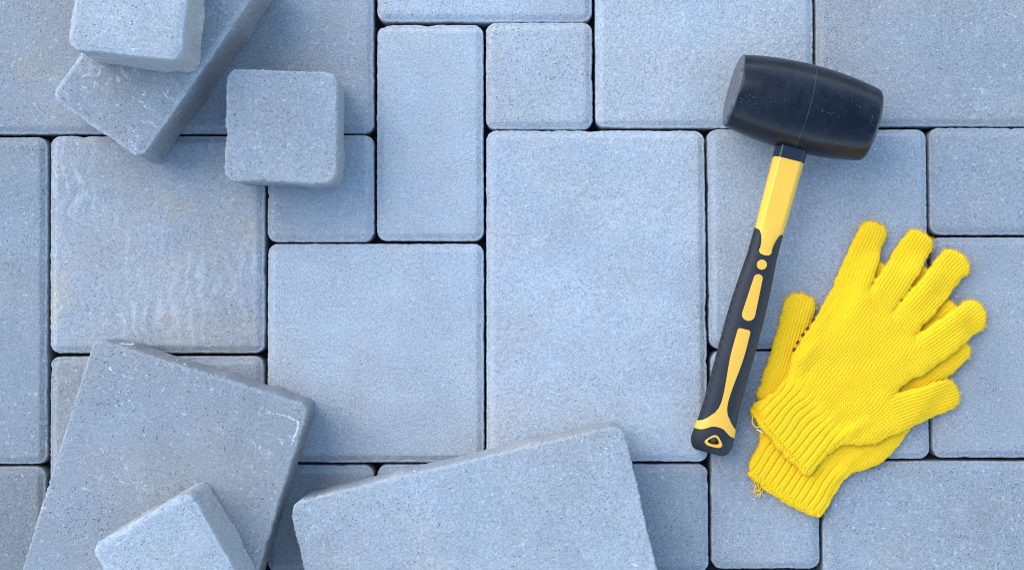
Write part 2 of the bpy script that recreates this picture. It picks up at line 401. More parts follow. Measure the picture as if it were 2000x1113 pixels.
B_LL = loose('large slab with scuffed corner, carrying a small paver', x, y, T1, 419, 637, -17.4, 14, FLIPPED, [('N', .14, .0022), ('N', .60, .0018), ('N', .82, .0016)], amp=0.0003, tone=0.78, pore=1.0, lime=.9, ochre=.3, warm=.4)
x, y = corner_center(563, 983, 637 * m1, 425 * m1, 13.35, 'TL')
B_MID = loose('largest loose rectangular slab, below the centre of the paving', x, y, T1, 637, 425, 13.35, 15, FLIPPED, [('N', .33, .0022), ('N', .72, .0026)], amp=0.0003, r=0.012, tone=0.95, pore=.9, lime=.8, ochre=.35)
x, y = corner_center(369, 958, 200 * m2, 200 * m2, 29.5, 'TR')
loose('small pale paver resting on the scuffed large slab', x, y, T2, 200, 200, 29.5, 16, LOOSE, [('E', .45, .001)], tone=1.0, pore=1.1, lime=.9, ochre=.3)

# lime flecks and scuffs, thin crusts on the loose blocks
M_LIME = plain('lime_crust', (0.44, 0.47, 0.50), 0.95, 0.2, 0.4, 900, 0.08)
def flecks(o, ztop, spots, seed):
    rg = random.Random(seed); V, F = [], []
    for (x0, y0, x1, y1, spread, count, size) in spots:
        for _ in range(count):
            t = rg.random(); p = G(x0 + (x1 - x0) * t + rg.gauss(0, spread), y0 + (y1 - y0) * t + rg.gauss(0, spread), ztop)
            c, sn = math.cos(-o.rotation_euler.z), math.sin(-o.rotation_euler.z); dx, dy = p.x - o.location.x, p.y - o.location.y
            lx, ly = dx * c - dy * sn, dx * sn + dy * c; r = size * S * rg.uniform(.4, 1.3); a0 = rg.random() * 6.28; k = len(V); m = 6
            st = rg.uniform(1, 2.2); dr = math.atan2(-(y1 - y0), (x1 - x0)) - o.rotation_euler.z
            for i in range(m):
                a = a0 + i * 6.283 / m; rr = r * rg.uniform(.6, 1.2); ux, uy = rr * math.cos(a) * st, rr * math.sin(a)
                V.append((lx + ux * math.cos(dr) - uy * math.sin(dr), ly + ux * math.sin(dr) + uy * math.cos(dr), 0.05995))
            V.append((lx, ly, 0.06012))
            for i in range(m): F.append((k + i, k + (i + 1) % m, k + m))
    f = obj('lime_scuff', V, F, M_LIME, o); f['kind'] = 'stuff'
for (o, zt_, spots, sd_) in ((B_LL, T1, [(520, 803, 560, 812, 1.0, 22, 1.6), (560, 812, 582, 824, 1.0, 22, 1.8), (582, 824, 581, 836, 1.0, 14, 2.0), (580, 838, 570, 866, 1.2, 22, 1.6), (548, 862, 552, 866, 2, 5, 1.8), (212, 718, 222, 724, 4, 10, 2.2), (215, 770, 250, 780, 14, 18, 1.6), (250, 735, 300, 745, 12, 14, 1.4), (380, 748, 460, 775, 6, 14, 1.4), (230, 668, 262, 674, 1.5, 10, 1.6), (330, 700, 360, 720, 10, 7, 1.3), (278, 948, 280, 950, 4, 6, 1.6)], 1),
                         (B_LONG, T1, [(272, 196, 302, 222, 2, 26, 1.4), (278, 238, 310, 246, 2, 16, 1.3), (320, 178, 332, 196, 4, 12, 1.8), (258, 258, 282, 276, 3, 14, 1.3), (280, 184, 283, 187, 1.5, 4, 2.2), (254, 280, 262, 286, 3, 9, 2.0), (410, 30, 450, 50, 14, 20, 1.2)], 2),
                         (B_MID, T1, [(1140, 885, 1200, 880, 8, 16, 1.9), (835, 990, 850, 1035, 5, 16, 1.7), (1235, 1100, 1245, 1106, 2, 6, 2.2), (1040, 1012, 1130, 990, 6, 10, 1.2), (590, 1030, 600, 1060, 1.5, 14, 1.3), (800, 930, 850, 960, 10, 10, 1.3)], 3),
                         (B_TOP, T2, [(190, 58, 262, 70, 6, 26, 1.3), (250, 22, 262, 78, 5, 14, 1.3), (140, 84, 330, 104, 2, 26, 1.2), (255, 96, 262, 98, 2, 4, 2.0)], 4)):
    flecks(o, zt_, spots, sd_)

# ------------------------------------------------------------------ rubber mallet
HR = 0.0372
hc = G(1566, 211, HR + 0.001)
mal = tag(empty('rubber_mallet', (hc.x, hc.y, 0.001), R(-14.3)), 'black rubber mallet with yellow and black handle beside the gloves', 'mallet')
def lathe_x(prof, seg=96):
    V, F = [], []
    for (x, r) in prof:
        for i in range(seg):
            a = 2 * math.pi * i / seg; V.append((x, r * math.cos(a), HR + r * math.sin(a)))
    for k in range(len(prof) - 1):
        for i in range(seg):
            j = (i + 1) % seg; F.append((k * seg + i, k * seg + j, (k + 1) * seg + j, (k + 1) * seg + i))
    F.append(tuple(range(seg - 1, -1, -1))); m = (len(prof) - 1) * seg; F.append(tuple(range(m, m + seg)))
    return V, F
def Rb(x):  # barrel radius
    return HR - 0.0066 * abs(x / 0.0615) ** 2.1
prof = [(-0.0610, 0.020), (-0.0614, 0.0270), (-0.0612, 0.0288), (-0.0604, 0.0300)]
prof += [(x, Rb(x)) for x in np.linspace(-0.0590, 0.0580, 48)]
prof += [(0.0597, 0.0304), (0.0609, 0.0291), (0.0615, 0.0270), (0.0611, 0.020)]
V, F = lathe_x(prof); head = obj('head', V, F, M_RUB, mal)
V, F = [], []
seg = 160
for i in range(seg):
    a = 2 * math.pi * i / seg
    for (dx, rr) in ((-0.0004, -0.0003), (0, 0.00018), (0.0004, -0.0003)):
        r0 = Rb(0) + rr; V.append((dx + 0.0012 * math.sin(a * 1.0) * 0, r0 * math.cos(a), HR + r0 * math.sin(a)))
for i in range(seg):
    j = (i + 1) % seg
    for k in range(2): F.append((i * 3 + k, j * 3 + k, j * 3 + k + 1, i * 3 + k + 1))
obj('mould_seam', V, F, M_SEAM, head)

KS = S / 1.024
def interp(tab, s): return float(np.interp(s, [t[0] for t in tab], [t[1] for t in tab]))
WID = [(60, 30), (103, 29.4), (240, 27), (275, 27.3), (305, 28.6), (345, 31.8), (390, 34.4), (430, 35.4), (480, 35.4), (550, 34.9), (600, 35.2), (630, 36.6), (655, 39.5), (672, 41), (683, 40)]
HGT = [(60, 23), (240, 22), (300, 22), (400, 25), (480, 26), (560, 25), (620, 25), (660, 27), (683, 26)]
def zc(s):
    b_end = 26.5 * KS
    return HR + (b_end - HR) * max(0, (s - 60)) / (690 - 60)
def half(s):
    a, b = interp(WID, s) * KS, interp(HGT, s) * KS
    if s > 672:
        f = math.sqrt(max(0.0, 1 - ((s - 672) / 23.5) ** 2)); a = a * (0.62 + 0.38 * f); b *= (0.5 + 0.5 * f)
    return a, b
POLY = [(1, -.42), (1, .42), (.70, 1), (-.70, 1), (-1, .42), (-1, -.42), (-.70, -1), (.70, -1)]
def unit_sec(t, f):
    """unit cross-section at angle t: f = 0 bevelled bar, f = 1 soft oval"""
    c, sn = math.cos(t), math.sin(t); e = 2 / 2.5
    p = (math.copysign(abs(c) ** e, c), math.copysign(abs(sn) ** e, sn))
    if f >= 1: return p
    best = 1e9
    for i in range(8):
        (x0, y0), (x1, y1) = POLY[i], POLY[(i + 1) % 8]
        nx, ny = y1 - y0, x0 - x1; den = p[0] * nx + p[1] * ny
        if den > 1e-9: best = min(best, (x0 * nx + y0 * ny) / den)
    return (p[0] * (best * (1 - f) + f), p[1] * (best * (1 - f) + f))
def sec_f(s): 
    q = min(1, max(0, (s - 215) / 50.0)); return q * q * (3 - 2 * q)
def sec(s, kind, m=72, grow=0.0):
    a, b = half(s); a += grow; b += grow; f = sec_f(s)
    out = []
    for i in range(m):
        p = unit_sec(2 * math.pi * (i + .5) / m, f); out.append((p[0] * a, -s * KS, zc(s) + p[1] * b))
    return out
def loft(ss, kind, grow=0.0, m=72):
    V, F = [], []
    rows = [sec(s, kind, m, grow) for s in ss]; n = len(rows[0])
    for r_ in rows: V += r_
    for k in range(len(rows) - 1):
        for i in range(n):
            j = (i + 1) % n; F.append((k * n + i, k * n + j, (k + 1) * n + j, (k + 1) * n + i))
    F.append(tuple(range(n - 1, -1, -1))); q = (len(rows) - 1) * n; F.append(tuple(range(q, q + n)))
    return V, F
V, F = loft([62, 70, 84, 101, 103.5, 104.5], 'oct', 0.0004); obj('collar', V, F, M_COLLAR, mal)
V, F = loft([100] + list(np.linspace(106, 300, 26)), 'oct'); shaft = obj('shaft', V, F, M_SHAFT, mal)
# soft grip: starts with two side cheeks, leaving the yellow tongue free
ss = list(np.linspace(284, 683, 80)) + [686, 689, 691.5, 693.5, 694.8]
V, F = loft(ss, 'sup', 0.0004); grip = obj('grip', V, F, M_GRIP, mal)

def ztop(s, u, grow):
    a, b = half(s); a += 0.0004; b += 0.0004; x = min(abs(u) / a, 1.0)
    return zc(s) + b * (1 - x ** 2.5) ** (1 / 2.5) + grow
def slab_rows(name, rows, mat, grow=0.0003, cols=10, deep=0.0015, parent=mal, fn=ztop):
    """raised inlay: rows of (s, uL, uR) in photo pixels laid on the crown of the handle"""
    V, F = [], []; n = cols + 1
    for lay in (grow, -deep):
        for (s, l, r_) in rows:
            for c in range(n):
                u = (l + (r_ - l) * c / cols) * KS; V.append((u, -s * KS, fn(s, u, lay)))
    m = len(rows) * n
    for k in range(len(rows) - 1):
        for c in range(cols):
            q = (k * n + c, k * n + c + 1, (k + 1) * n + c + 1, (k + 1) * n + c)
            F.append(q[::-1]); F.append(tuple(i + m for i in q))
    rim = [c for c in range(n)] + [k * n + cols for k in range(1, len(rows))] + [(len(rows) - 1) * n + c for c in range(cols - 1, -1, -1)] + [k * n for k in range(len(rows) - 2, 0, -1)]
    for i in range(len(rim)):
        a, b = rim[i], rim[(i + 1) % len(rim)]; F.append((a, b, b + m, a + m))
    o = obj(name, V, F, mat, parent)
    me = o.data
    me.polygons.foreach_set('use_smooth', [True] * len(me.polygons)); me.set_sharp_from_angle(angle=R(50))
    return o
# yellow tongue at the end of the shaft
rows = []
for s in np.linspace(284, 294, 12):
    w = 12.6 * math.sqrt(max(0.0004, 1 - ((s - 284) / 10.0) ** 2)) ** 0.7; rows.append((s, -w, w))
slab_rows('tongue', rows, M_SHAFT, 0.0002)
# grip cheeks hugging the shaft above the tongue
for sgn in (-1, 1):
    V, F = [], []
    SS = np.linspace(246, 286, 18); n = 14
    for s in SS:
        f = min(1.0, (s - 246) / 30.0); edge = 12.6 + 15.4 * (1 - f ** 0.45) ** 1.2 if s < 276 else 12.6
        a, b = half(s); a += 0.0006; b += 0.0006
        x0 = min(edge * KS / a, 0.999); t0 = math.acos(min(1, x0 ** 1.25)); t1 = -math.acos(0.3)
        for i in range(n):
            t = t0 + (t1 - t0) * i / (n - 1); c, sn = math.cos(t), math.sin(t)
            p = unit_sec(t, sec_f(s)); V.append((sgn * a * p[0], -s * KS, zc(s) + b * p[1]))
    m = len(V)
    V += [(v[0] * 0.86, v[1], zc(-v[1] / KS) + (v[2] - zc(-v[1] / KS)) * 0.86) for v in V]
    for k in range(len(SS) - 1):
        for i in range(n - 1):
            q = (k * n + i, k * n + i + 1, (k + 1) * n + i + 1, (k + 1) * n + i)
            F.append(q if sgn < 0 else q[::-1]); F.append(tuple(i_ + m for i_ in (q[::-1] if sgn < 0 else q)))
    for k in range(len(SS) - 1):
        a, b = k * n, (k + 1) * n; F.append((a, b, b + m, a + m) if sgn < 0 else (b, a, a + m, b + m))
    for i in range(n - 1):
        F.append((i, i + 1, i + 1 + m, i + m))
    obj('grip_cheek', V, F, M_GRIP, mal)
# dot, teardrop, stem
slab_rows('inlay', [(313 + 9.7 * math.sin(t), -9.7 * max(.02, math.cos(t)), 9.7 * max(.02, math.cos(t))) for t in np.linspace(-math.pi / 2, math.pi / 2, 20)], M_INLAY)
rows = []
for s in np.linspace(332, 425, 60):
    w = 8.2 + (12.8 - 8.2) * (s - 332) / 80.0
    if s < 340: w *= math.sqrt(max(.003, 1 - ((340 - s) / 8.05) ** 2))
    if s > 412: w = 12.8 * math.sqrt(max(.003, 1 - ((s - 412) / 13.05) ** 2))
    rows.append((s, -w, w))
slab_rows('inlay', rows, M_INLAY)
STEM = [(442, 9), (443.5, 11.5), (446, 12.6), (470, 13.2), (495, 13.2), (515, 11.8), (546, 8.6), (570, 6.6), (588, 6.0), (600, 7.2), (608, 9.6), (614, 12.8), (619, 16.5)]
STEM_S = [t[0] for t in STEM]; ks = np.concatenate([np.linspace(442, 447, 6), np.linspace(450, 619, 60)])
wv = np.interp(ks, STEM_S, [t[1] for t in STEM]); wv[6:] = np.convolve(np.pad(wv[6:], 3, mode='edge'), np.ones(7) / 7, mode='valid')
slab_rows('inlay', [(s, -w, w) for s, w in zip(ks, wv)], M_INLAY)
# collar band that the stem flares into, wrapping round the flanks
def on_handle(s, q, grow):
    """q in [-1,1]: angle across the crown and down the flanks"""
    a, b = half(s); a += 0.0004 + grow; b += 0.0004 + grow
    t = math.pi / 2 - q * math.pi * 0.62; c, sn = math.cos(t), math.sin(t)
    return (a * math.copysign(abs(c) ** .8, c), -s * KS, zc(s) + b * math.copysign(abs(sn) ** .8, sn))
V, F = [], []; nq, ns = 64, 10
for lay in (0.00036, -0.0015):
    for i in range(nq + 1):
        q = -1 + 2 * i / nq
        a, _ = half(645); t = math.pi / 2 - q * math.pi * 0.62; u = abs(a / KS * abs(math.cos(t)) ** .8)
        if abs(q) > 0.5 / 0.62: u = a / KS
        top = np.interp(u, [0, 8, 12, 17, 24, 31, 38, 42], [611, 611.5, 613, 618, 627, 634, 638, 639])
        bot = np.interp(u, [0, 7, 12, 18, 25, 32, 38, 42], [640, 640.5, 642, 646, 651, 653.5, 654, 654])
        for k in range(ns + 1): V.append(on_handle(top + (bot - top) * k / ns, q, lay))
m = (nq + 1) * (ns + 1); n = ns + 1
for i in range(nq):
    for k in range(ns):
        q = (i * n + k, i * n + k + 1, (i + 1) * n + k + 1, (i + 1) * n + k); F.append(q[::-1]); F.append(tuple(x + m for x in q))
    for k in (0, ns):
        q = (i * n + k, (i + 1) * n + k, (i + 1) * n + k + m, i * n + k + m); F.append(q if k else q[::-1])
o = obj('band', V, F, M_INLAY, mal); o.data.set_sharp_from_angle(angle=R(50))
# hanging hole: cut through the butt, lined with a yellow eyelet
def tri_outline(rx, ry, n=48, rnd_=0.42):
    base = [(0, 1.0), (-1.0, -0.35), (-0.62, -0.85), (0.62, -0.85), (1.0, -0.35)]
    pts = []
    L = len(base)
    for i in range(L):
        p0 = Vector(base[i - 1]); p1 = Vector(base[i]); p2 = Vector(base[(i + 1) % L])
        for t in np.linspace(0, 1, n // L + 1):
            q0 = p1.lerp(p0, rnd_); q2 = p1.lerp(p2, rnd_); q = q0.lerp(p1, t).lerp(p1.lerp(q2, t), t); pts.append((q.x * rx, q.y * ry))
    return pts
HS = 667.5
hole_o = tri_outline(20, 15.5); hole_i = tri_outline(13.6, 9.4)
def prism(pts, z0, z1):
    n = len(pts); V = [(x * KS, -HS * KS + y * KS, z) for z in (z0, z1) for (x, y) in pts]
    F = [tuple(range(n - 1, -1, -1)), tuple(range(n, 2 * n))] + [(i, (i + 1) % n, (i + 1) % n + n, i + n) for i in range(n)]
    return V, F
V, F = prism(hole_o, -0.01, 0.06); cut = obj('cutter', V, F, M_GRIP)
cut.parent = mal
md = grip.modifiers.new('hole', 'BOOLEAN'); md.object = cut; md.operation = 'DIFFERENCE'; md.solver = 'EXACT'
bpy.context.view_layer.update()
dg = bpy.context.evaluated_depsgraph_get(); me = bpy.data.meshes.new_from_object(grip.evaluated_get(dg))
grip.modifiers.clear(); grip.data = me; me.polygons.foreach_set('use_smooth', [True] * len(me.polygons)); me.set_sharp_from_angle(angle=R(35))
bpy.data.objects.remove(cut, do_unlink=True)
V, F = [], []; n = len(hole_o)
zt = lambda p, g: ztop(HS - p[1], p[0] * KS, g)
loops = []
for (f, g) in ((1.0, -0.004), (1.0, 0.0001), (0.93, 0.0005), (0.6, 0.0006), (0.12, 0.0005), (0.0, 0.0001)):
    loops.append([(hole_i[i][0] + (hole_o[i][0] - hole_i[i][0]) * f, hole_i[i][1] + (hole_o[i][1] - hole_i[i][1]) * f, g) for i in range(n)])
for lp in loops: V += [(p[0] * KS, (-HS + p[1]) * KS, zt(p, p[2])) for p in lp]
V += [(p[0] * KS, (-HS + p[1]) * KS, 0.003) for p in loops[-1]]; V += [(p[0] * KS, (-HS + p[1]) * KS, 0.003) for p in loops[0]]
for k in range(7):
    for i in range(n):
        j = (i + 1) % n; F.append((k * n + i, k * n + j, (k + 1) * n + j, (k + 1) * n + i))
obj('hanging_eyelet', V, F, M_INLAY, mal)

# ------------------------------------------------------------------ knitted gloves
GX0, GX1, GY0, GY1, ST_ = 1430, 1950, 410, 1040, 1.0
gx = np.arange(GX0, GX1 + .1, ST_); gy = np.arange(GY0, GY1 + .1, ST_)
XX, YY = np.meshgrid(gx, gy)
def sd_poly(pts):
    d = np.full(XX.shape, 1e9); ins = np.zeros(XX.shape, bool)
    for i in range(len(pts)):
        ax, ay = pts[i]; bx, by = pts[(i + 1) % len(pts)]
        ex, ey = bx - ax, by - ay; t = np.clip(((XX - ax) * ex + (YY - ay) * ey) / (ex * ex + ey * ey), 0, 1)
        d = np.minimum(d, np.hypot(XX - ax - t * ex, YY - ay - t * ey))
        cond = (ay > YY) != (by > YY)
        with np.errstate(divide='ignore', invalid='ignore'): xi = (bx - ax) * (YY - ay) / (by - ay) + ax
        ins ^= cond & (XX < xi)
    return np.where(ins, -d, d)
def chaikin(pts, n=2):
    for _ in range(n):
        q = []
        for i in range(len(pts)):
            a, b = pts[i], pts[(i + 1) % len(pts)]
            q += [(a[0] * .75 + b[0] * .25, a[1] * .75 + b[1] * .25), (a[0] * .25 + b[0] * .75, a[1] * .25 + b[1] * .75)]
        pts = q
    return pts
def blur(a, r):
    k = np.ones(2 * r + 1) / (2 * r + 1)
    for _ in range(2):
        p = np.pad(a, r, mode='edge')
        c = np.cumsum(np.pad(p, ((1, 0), (0, 0))), axis=0); p = (c[2 * r + 1:] - c[:-2 * r - 1]) / (2 * r + 1)
        c = np.cumsum(np.pad(p, ((0, 0), (1, 0))), axis=1); a = (c[:, 2 * r + 1:] - c[:, :-2 * r - 1]) / (2 * r + 1)
    return a
def dilate(a, r):
    for _ in range(r):
        p = np.pad(a, 1, mode='edge'); b = a.copy()
        for dy, dx in ((0, 1), (2, 1), (1, 0), (1, 2)): b = np.maximum(b, p[dy:dy + a.shape[0], dx:dx + a.shape[1]])
        a = b
    return a
def noise2(rng, r, amp):
    n = blur(rng.standard_normal(XX.shape), r); return n / n.std() * amp

def finger_sdf(f):
    (bx, by), (tx, ty), r0, r1 = f[:4]; bend = f[4] if len(f) > 4 else 0
    ex, ey = tx - bx, ty - by; L = math.hypot(ex, ey); ex /= L; ey /= L
    v = (XX - bx) * ex + (YY - by) * ey; u = -(XX - bx) * ey + (YY - by) * ex
    u = u - bend * np.sin(np.clip(v / L, 0, 1) * math.pi)
    vc = np.clip(v, 0, L); r = r0 + (r1 - r0) * vc / L
    # blunt knitted tip: superellipse cap
    dv = v - vc; e = np.where(dv > 0, 2.5, 2.0)
    dist = (np.abs(u) ** e + np.abs(dv) ** e) ** (1 / e)
    return dist - r, u, v, L

def stitches(u, v, p, q, amp, vee=0.6):
    f = u / p - np.floor(u / p); s = np.abs(f - .5) * 2
    ph = v / q + 0.45 * s
    return amp * (1.3 * (0.5 + 0.5 * np.cos(np.pi * s)) ** 0.8 + vee * np.cos(2 * np.pi * ph) - 0.6)

def make_glove(label, poly, fingers, cuffline, axis, Tm, base, seed, ridges, cuff_depth, zpix, mirror):
    rng = np.random.default_rng(seed)
    wob = noise2(rng, 6, 0.9) + noise2(rng, 2, 0.35)
    pd = sd_poly(chaikin(poly, 2)); D = pd.copy(); best = np.zeros(XX.shape, int)
    FS = [finger_sdf(f) for f in fingers]
    allmin = pd.copy()
    for i, (d, u, v, L) in enumerate(FS):
        k = 7.0; h = np.clip(.5 + .5 * (D - d) / k, 0, 1); D = D * (1 - h) + d * h - k * h * (1 - h)
    D = -(D + wob)                                   # positive inside
    label_map = np.zeros(XX.shape, int)
    bestd = np.full(XX.shape, 1e9)
    for i, (d, u, v, L) in enumerate(FS):
        own = (v > fingers[i][5] * L) & (d < bestd) & (d < 6); label_map[own] = i + 1; bestd[own] = d[own]
    # cuff coordinates
    (cx0, cy0), (cx1, cy1) = cuffline
    ax, ay = axis; al = math.hypot(ax, ay); ax /= al; ay /= al
    acx, acy = (cx0 + cx1) / 2, (cy0 + cy1) / 2
    V_ = (XX - acx) * ax + (YY - acy) * ay; U_ = -(XX - acx) * ay + (YY - acy) * ax
    ex, ey = cx1 - cx0, cy1 - cy0; el = math.hypot(ex, ey)
    depth = np.abs((XX - cx0) * ey - (YY - cy0) * ex) / el
    cuff = depth < cuff_depth + noise2(rng, 12, 2.0)
    label_map[cuff & (label_map == 0)] = 9
    Rr = 27.0
    pr = np.sqrt(np.clip(1 - (1 - np.clip(D, 0, Rr) / Rr) ** 2, 0, 1))
    T = np.full(XX.shape, float(Tm))
    T = T * (1 + noise2(rng, 14, 0.03))
    cw = np.clip((cuff_depth + 12 - depth) / 30, 0, 1); cw = cw * cw * (3 - 2 * cw)
    T = T * (1 - 0.22 * cw)
    fold = noise2(rng, 8, 0.3) + noise2(rng, 18, 0.5)
    for (x0, y0, x1, y1, wd, amp) in ridges:
        dx, dy = x1 - x0, y1 - y0; t = ((XX - x0) * dx + (YY - y0) * dy) / (dx * dx + dy * dy)
        tc = np.clip(t, 0, 1); dd = np.hypot(XX - x0 - tc * dx, YY - y0 - tc * dy)
        fold += amp * np.exp(-(dd / wd) ** 2) * (1 - 0.5 * np.abs(tc - .5) * 2)
    # knit
    warp = noise2(rng, 16, 2.2); warp2 = noise2(rng, 16, 2.0)
    kn = stitches(U_ + warp, V_ + warp2, 6.0, 5.2, 0.75, 0.85)
    for i, (d, u, v, L) in enumerate(FS):
        kf = stitches(u + warp * .35, v + warp2 * .4, 6.2, 5.0, 1.15, 0.45)
        w = np.clip((v / L - fingers[i][5] + 0.03) / 0.06, 0, 1) * (label_map == i + 1); kn = kn * (1 - w) + kf * w
    rp = el / 12.5
    uu = U_ + warp * 1.3 * np.clip(depth / cuff_depth, 0.2, 1.5)
    rib = (np.cos(2 * np.pi * uu / rp) * 0.5 + 0.5) ** 0.7
    kc = (rib * 2.4 - 1.2) * np.clip((depth - 5) / 8, 0, 1) + stitches(uu * 2, V_, rp, 5.4, 0.9)
    ribfade = np.clip((cuff_depth + 26 - depth) / 40, 0, 1) * (bestd > 1e8)
    kn = kn * (1 - ribfade) + kc * ribfade
    edge = np.clip(D / 5, 0, 1)
    mid = base + 0.38 * T * 1.0
    top = mid + (0.62 * T + fold * np.clip(D / 14, 0, 1)) * pr + kn * edge
    bot = mid - 0.36 * T * pr
    bot = np.maximum(bot, 0.6)
    mask = D > 0.15
    # drop isolated bits
    pm = np.pad(mask, 1); full = np.ones(mask.shape, bool)
    for dy in range(3):
        for dx in range(3): full &= pm[dy:dy + mask.shape[0], dx:dx + mask.shape[1]]
    q = mask[:-1, :-1] & mask[1:, :-1] & mask[:-1, 1:] & mask[1:, 1:]
    used = np.zeros(mask.shape, bool)
    used[:-1, :-1] |= q; used[1:, :-1] |= q; used[:-1, 1:] |= q; used[1:, 1:] |= q
    pq = np.pad(q, 1); inner = pq[:-1, :-1] & pq[1:, :-1] & pq[:-1, 1:] & pq[1:, 1:]
    bnd = used & ~inner
    gyv, gxv = np.gradient(D)
    gl = np.hypot(gxv, gyv) + 1e-6
    sh = np.where(bnd, np.clip(D, -1.2, 1.2), 0)
    PX = XX - gxv / gl * sh; PY = YY - gyv / gl * sh
    top = np.where(bnd, mid, top); bot = np.where(bnd, mid, bot)
    idx_t = np.full(mask.shape, -1); idx_t[used] = np.arange(used.sum()); nt = used.sum()
    idx_b = idx_t.copy(); innr = used & inner; idx_b[innr] = nt + np.arange(innr.sum())
    zr = zpix * S; kf = (H - zr) / H
    wx = lambda a: (a - 1000) * S * kf
    wy = lambda a: (556.5 - a) * S * kf
    Vt = np.column_stack([wx(PX[used]), wy(PY[used]), top[used] * S]); Vb = np.column_stack([wx(PX[innr]), wy(PY[innr]), bot[innr] * S])
    V = np.concatenate([Vt, Vb])
    root_px = (acx + ax * 150, acy + ay * 150); root = empty('work_glove', (wx(root_px[0]), wy(root_px[1]), 0.0))
    tag(root, label, 'glove', 'pair of yellow knitted gloves')
    V[:, 0] -= root.location.x; V[:, 1] -= root.location.y
    jj, ii = np.nonzero(q)
    a = idx_t[jj, ii]; b = idx_t[jj + 1, ii]; c = idx_t[jj + 1, ii + 1]; d = idx_t[jj, ii + 1]
    Ft = np.column_stack([a, b, c, d])
    a = idx_b[jj, ii]; b = idx_b[jj + 1, ii]; c = idx_b[jj + 1, ii + 1]; d = idx_b[jj, ii + 1]
    Fb = np.column_stack([a, d, c, b])
    lab = label_map[jj, ii]
    # one set of normals for the whole skin, so that the parts meet without a seam
    def fast_mesh(name, V, F):
        me = bpy.data.meshes.new(name); me.vertices.add(len(V)); me.vertices.foreach_set('co', V.astype(np.float32).ravel())
        me.loops.add(F.size); me.loops.foreach_set('vertex_index', F.astype(np.int32).ravel())
        me.polygons.add(len(F)); me.polygons.foreach_set('loop_start', np.arange(0, F.size, 4, dtype=np.int32))
        me.polygons.foreach_set('use_smooth', np.ones(len(F), bool)); me.update(calc_edges=True); me.validate()
        return me
    whole = fast_mesh('whole', V, np.concatenate([Ft, Fb]))
    nor = np.zeros(len(V) * 3, np.float32); whole.vertex_normals.foreach_get('vector', nor); nor = nor.reshape(-1, 3)
    bpy.data.meshes.remove(whole)
    names = {0: 'palm', 9: 'cuff'}
    for i in range(len(fingers)): names[i + 1] = fingers[i][6]
    for L_, nm in names.items():
        sel = lab == L_
        if sel.sum() < 20: continue
        F = np.concatenate([Ft[sel], Fb[sel]]); uq, inv = np.unique(F, return_inverse=True)
        me = fast_mesh(nm, V[uq], inv.reshape(-1, 4)); me.materials.append(M_YARN)
        me.normals_split_custom_set_from_vertices(nor[uq].tolist())
        o = bpy.data.objects.new(nm, me); C.objects.link(o); o.parent = root
    # rolled hem along the cuff opening
    mid_at = lambda x, y: float(mid[int(np.clip(y - GY0, 0, mask.shape[0] - 1)), int(np.clip(x - GX0, 0, mask.shape[1] - 1))])
    n = 140; mseg = 12; Vh, Fh = [], []
    nx, ny = ey / el, -ex / el
    if nx * ax + ny * ay > 0: nx, ny = -nx, -ny      # pointing out of the glove
    lumps = np.interp(np.arange(n), np.arange(0, n, 5), rng.standard_normal(len(np.arange(0, n, 5))))
    for i in range(n):
        t = i / (n - 1); bow = 5.0 * math.sin(t * math.pi) + lumps[i] * 0.7
        tt = 0.025 + 0.95 * t; x = cx0 + ex * tt + nx * (bow - 3.0); y = cy0 + ey * tt + ny * (bow - 3.0)
        r = (6.6 + 0.7 * lumps[i] + 0.5 * math.cos(i * 1.9)) * min(1, math.sqrt(max(0.04, 1 - (2 * t - 1) ** 14)))
        zz = mid_at(x - nx * 4, y - ny * 4) + 1.5
        for k in range(mseg):
            th = 2 * math.pi * k / mseg; rr = r * (1 + 0.10 * math.cos(3 * th + i * 0.9))
            Vh.append((wx(x + nx * rr * math.cos(th)) - root.location.x, wy(y + ny * rr * math.cos(th)) - root.location.y, max(0.3, zz + rr * math.sin(th) * 1.25) * S))
    for i in range(n - 1):
        for k in range(mseg):
            l = (k + 1) % mseg; Fh.append((i * mseg + k, i * mseg + l, (i + 1) * mseg + l, (i + 1) * mseg + k))
    Fh.append(tuple(range(mseg))); Fh.append(tuple(range((n - 1) * mseg, n * mseg)))
    obj('hem', Vh, Fh, M_YARN, root)
    # loose fibres standing off the skin
    by, bx_ = np.nonzero(bnd); pick = rng.integers(0, len(by), 1500)
    Vf, Ff = [], []
    def hair(x, y, z, dx, dy, L, w, dz):
        k = len(Vf); px_, py_ = -dy, dx; cu = rng.normal(0, .35)
        for f in (0, .5, 1):
            X = x + dx * L * f + px_ * cu * L * f * f; Y = y + dy * L * f + py_ * cu * L * f * f; Z = max(.5, z + dz * f * L); ww = w * (1 - .8 * f)
            Vf.append((wx(X + px_ * ww) - root.location.x, wy(Y + py_ * ww) - root.location.y, Z * S)); Vf.append((wx(X - px_ * ww) - root.location.x, wy(Y - py_ * ww) - root.location.y, Z * S))
        Ff.append((k, k + 1, k + 3, k + 2)); Ff.append((k + 2, k + 3, k + 5, k + 4))
    for p_ in pick:
        j, i = by[p_], bx_[p_]; tipish = label_map[j, i] in range(1, 9)
        g0, g1 = -gxv[j, i] / gl[j, i], -gyv[j, i] / gl[j, i]; a_ = rng.normal(0, .7); c_, s_ = math.cos(a_), math.sin(a_)
        hair(XX[j, i], YY[j, i], mid[j, i], g0 * c_ - g1 * s_, g0 * s_ + g1 * c_, rng.uniform(1.5, 4.5 if not tipish else 5.5), 0.22, rng.normal(0, .4))
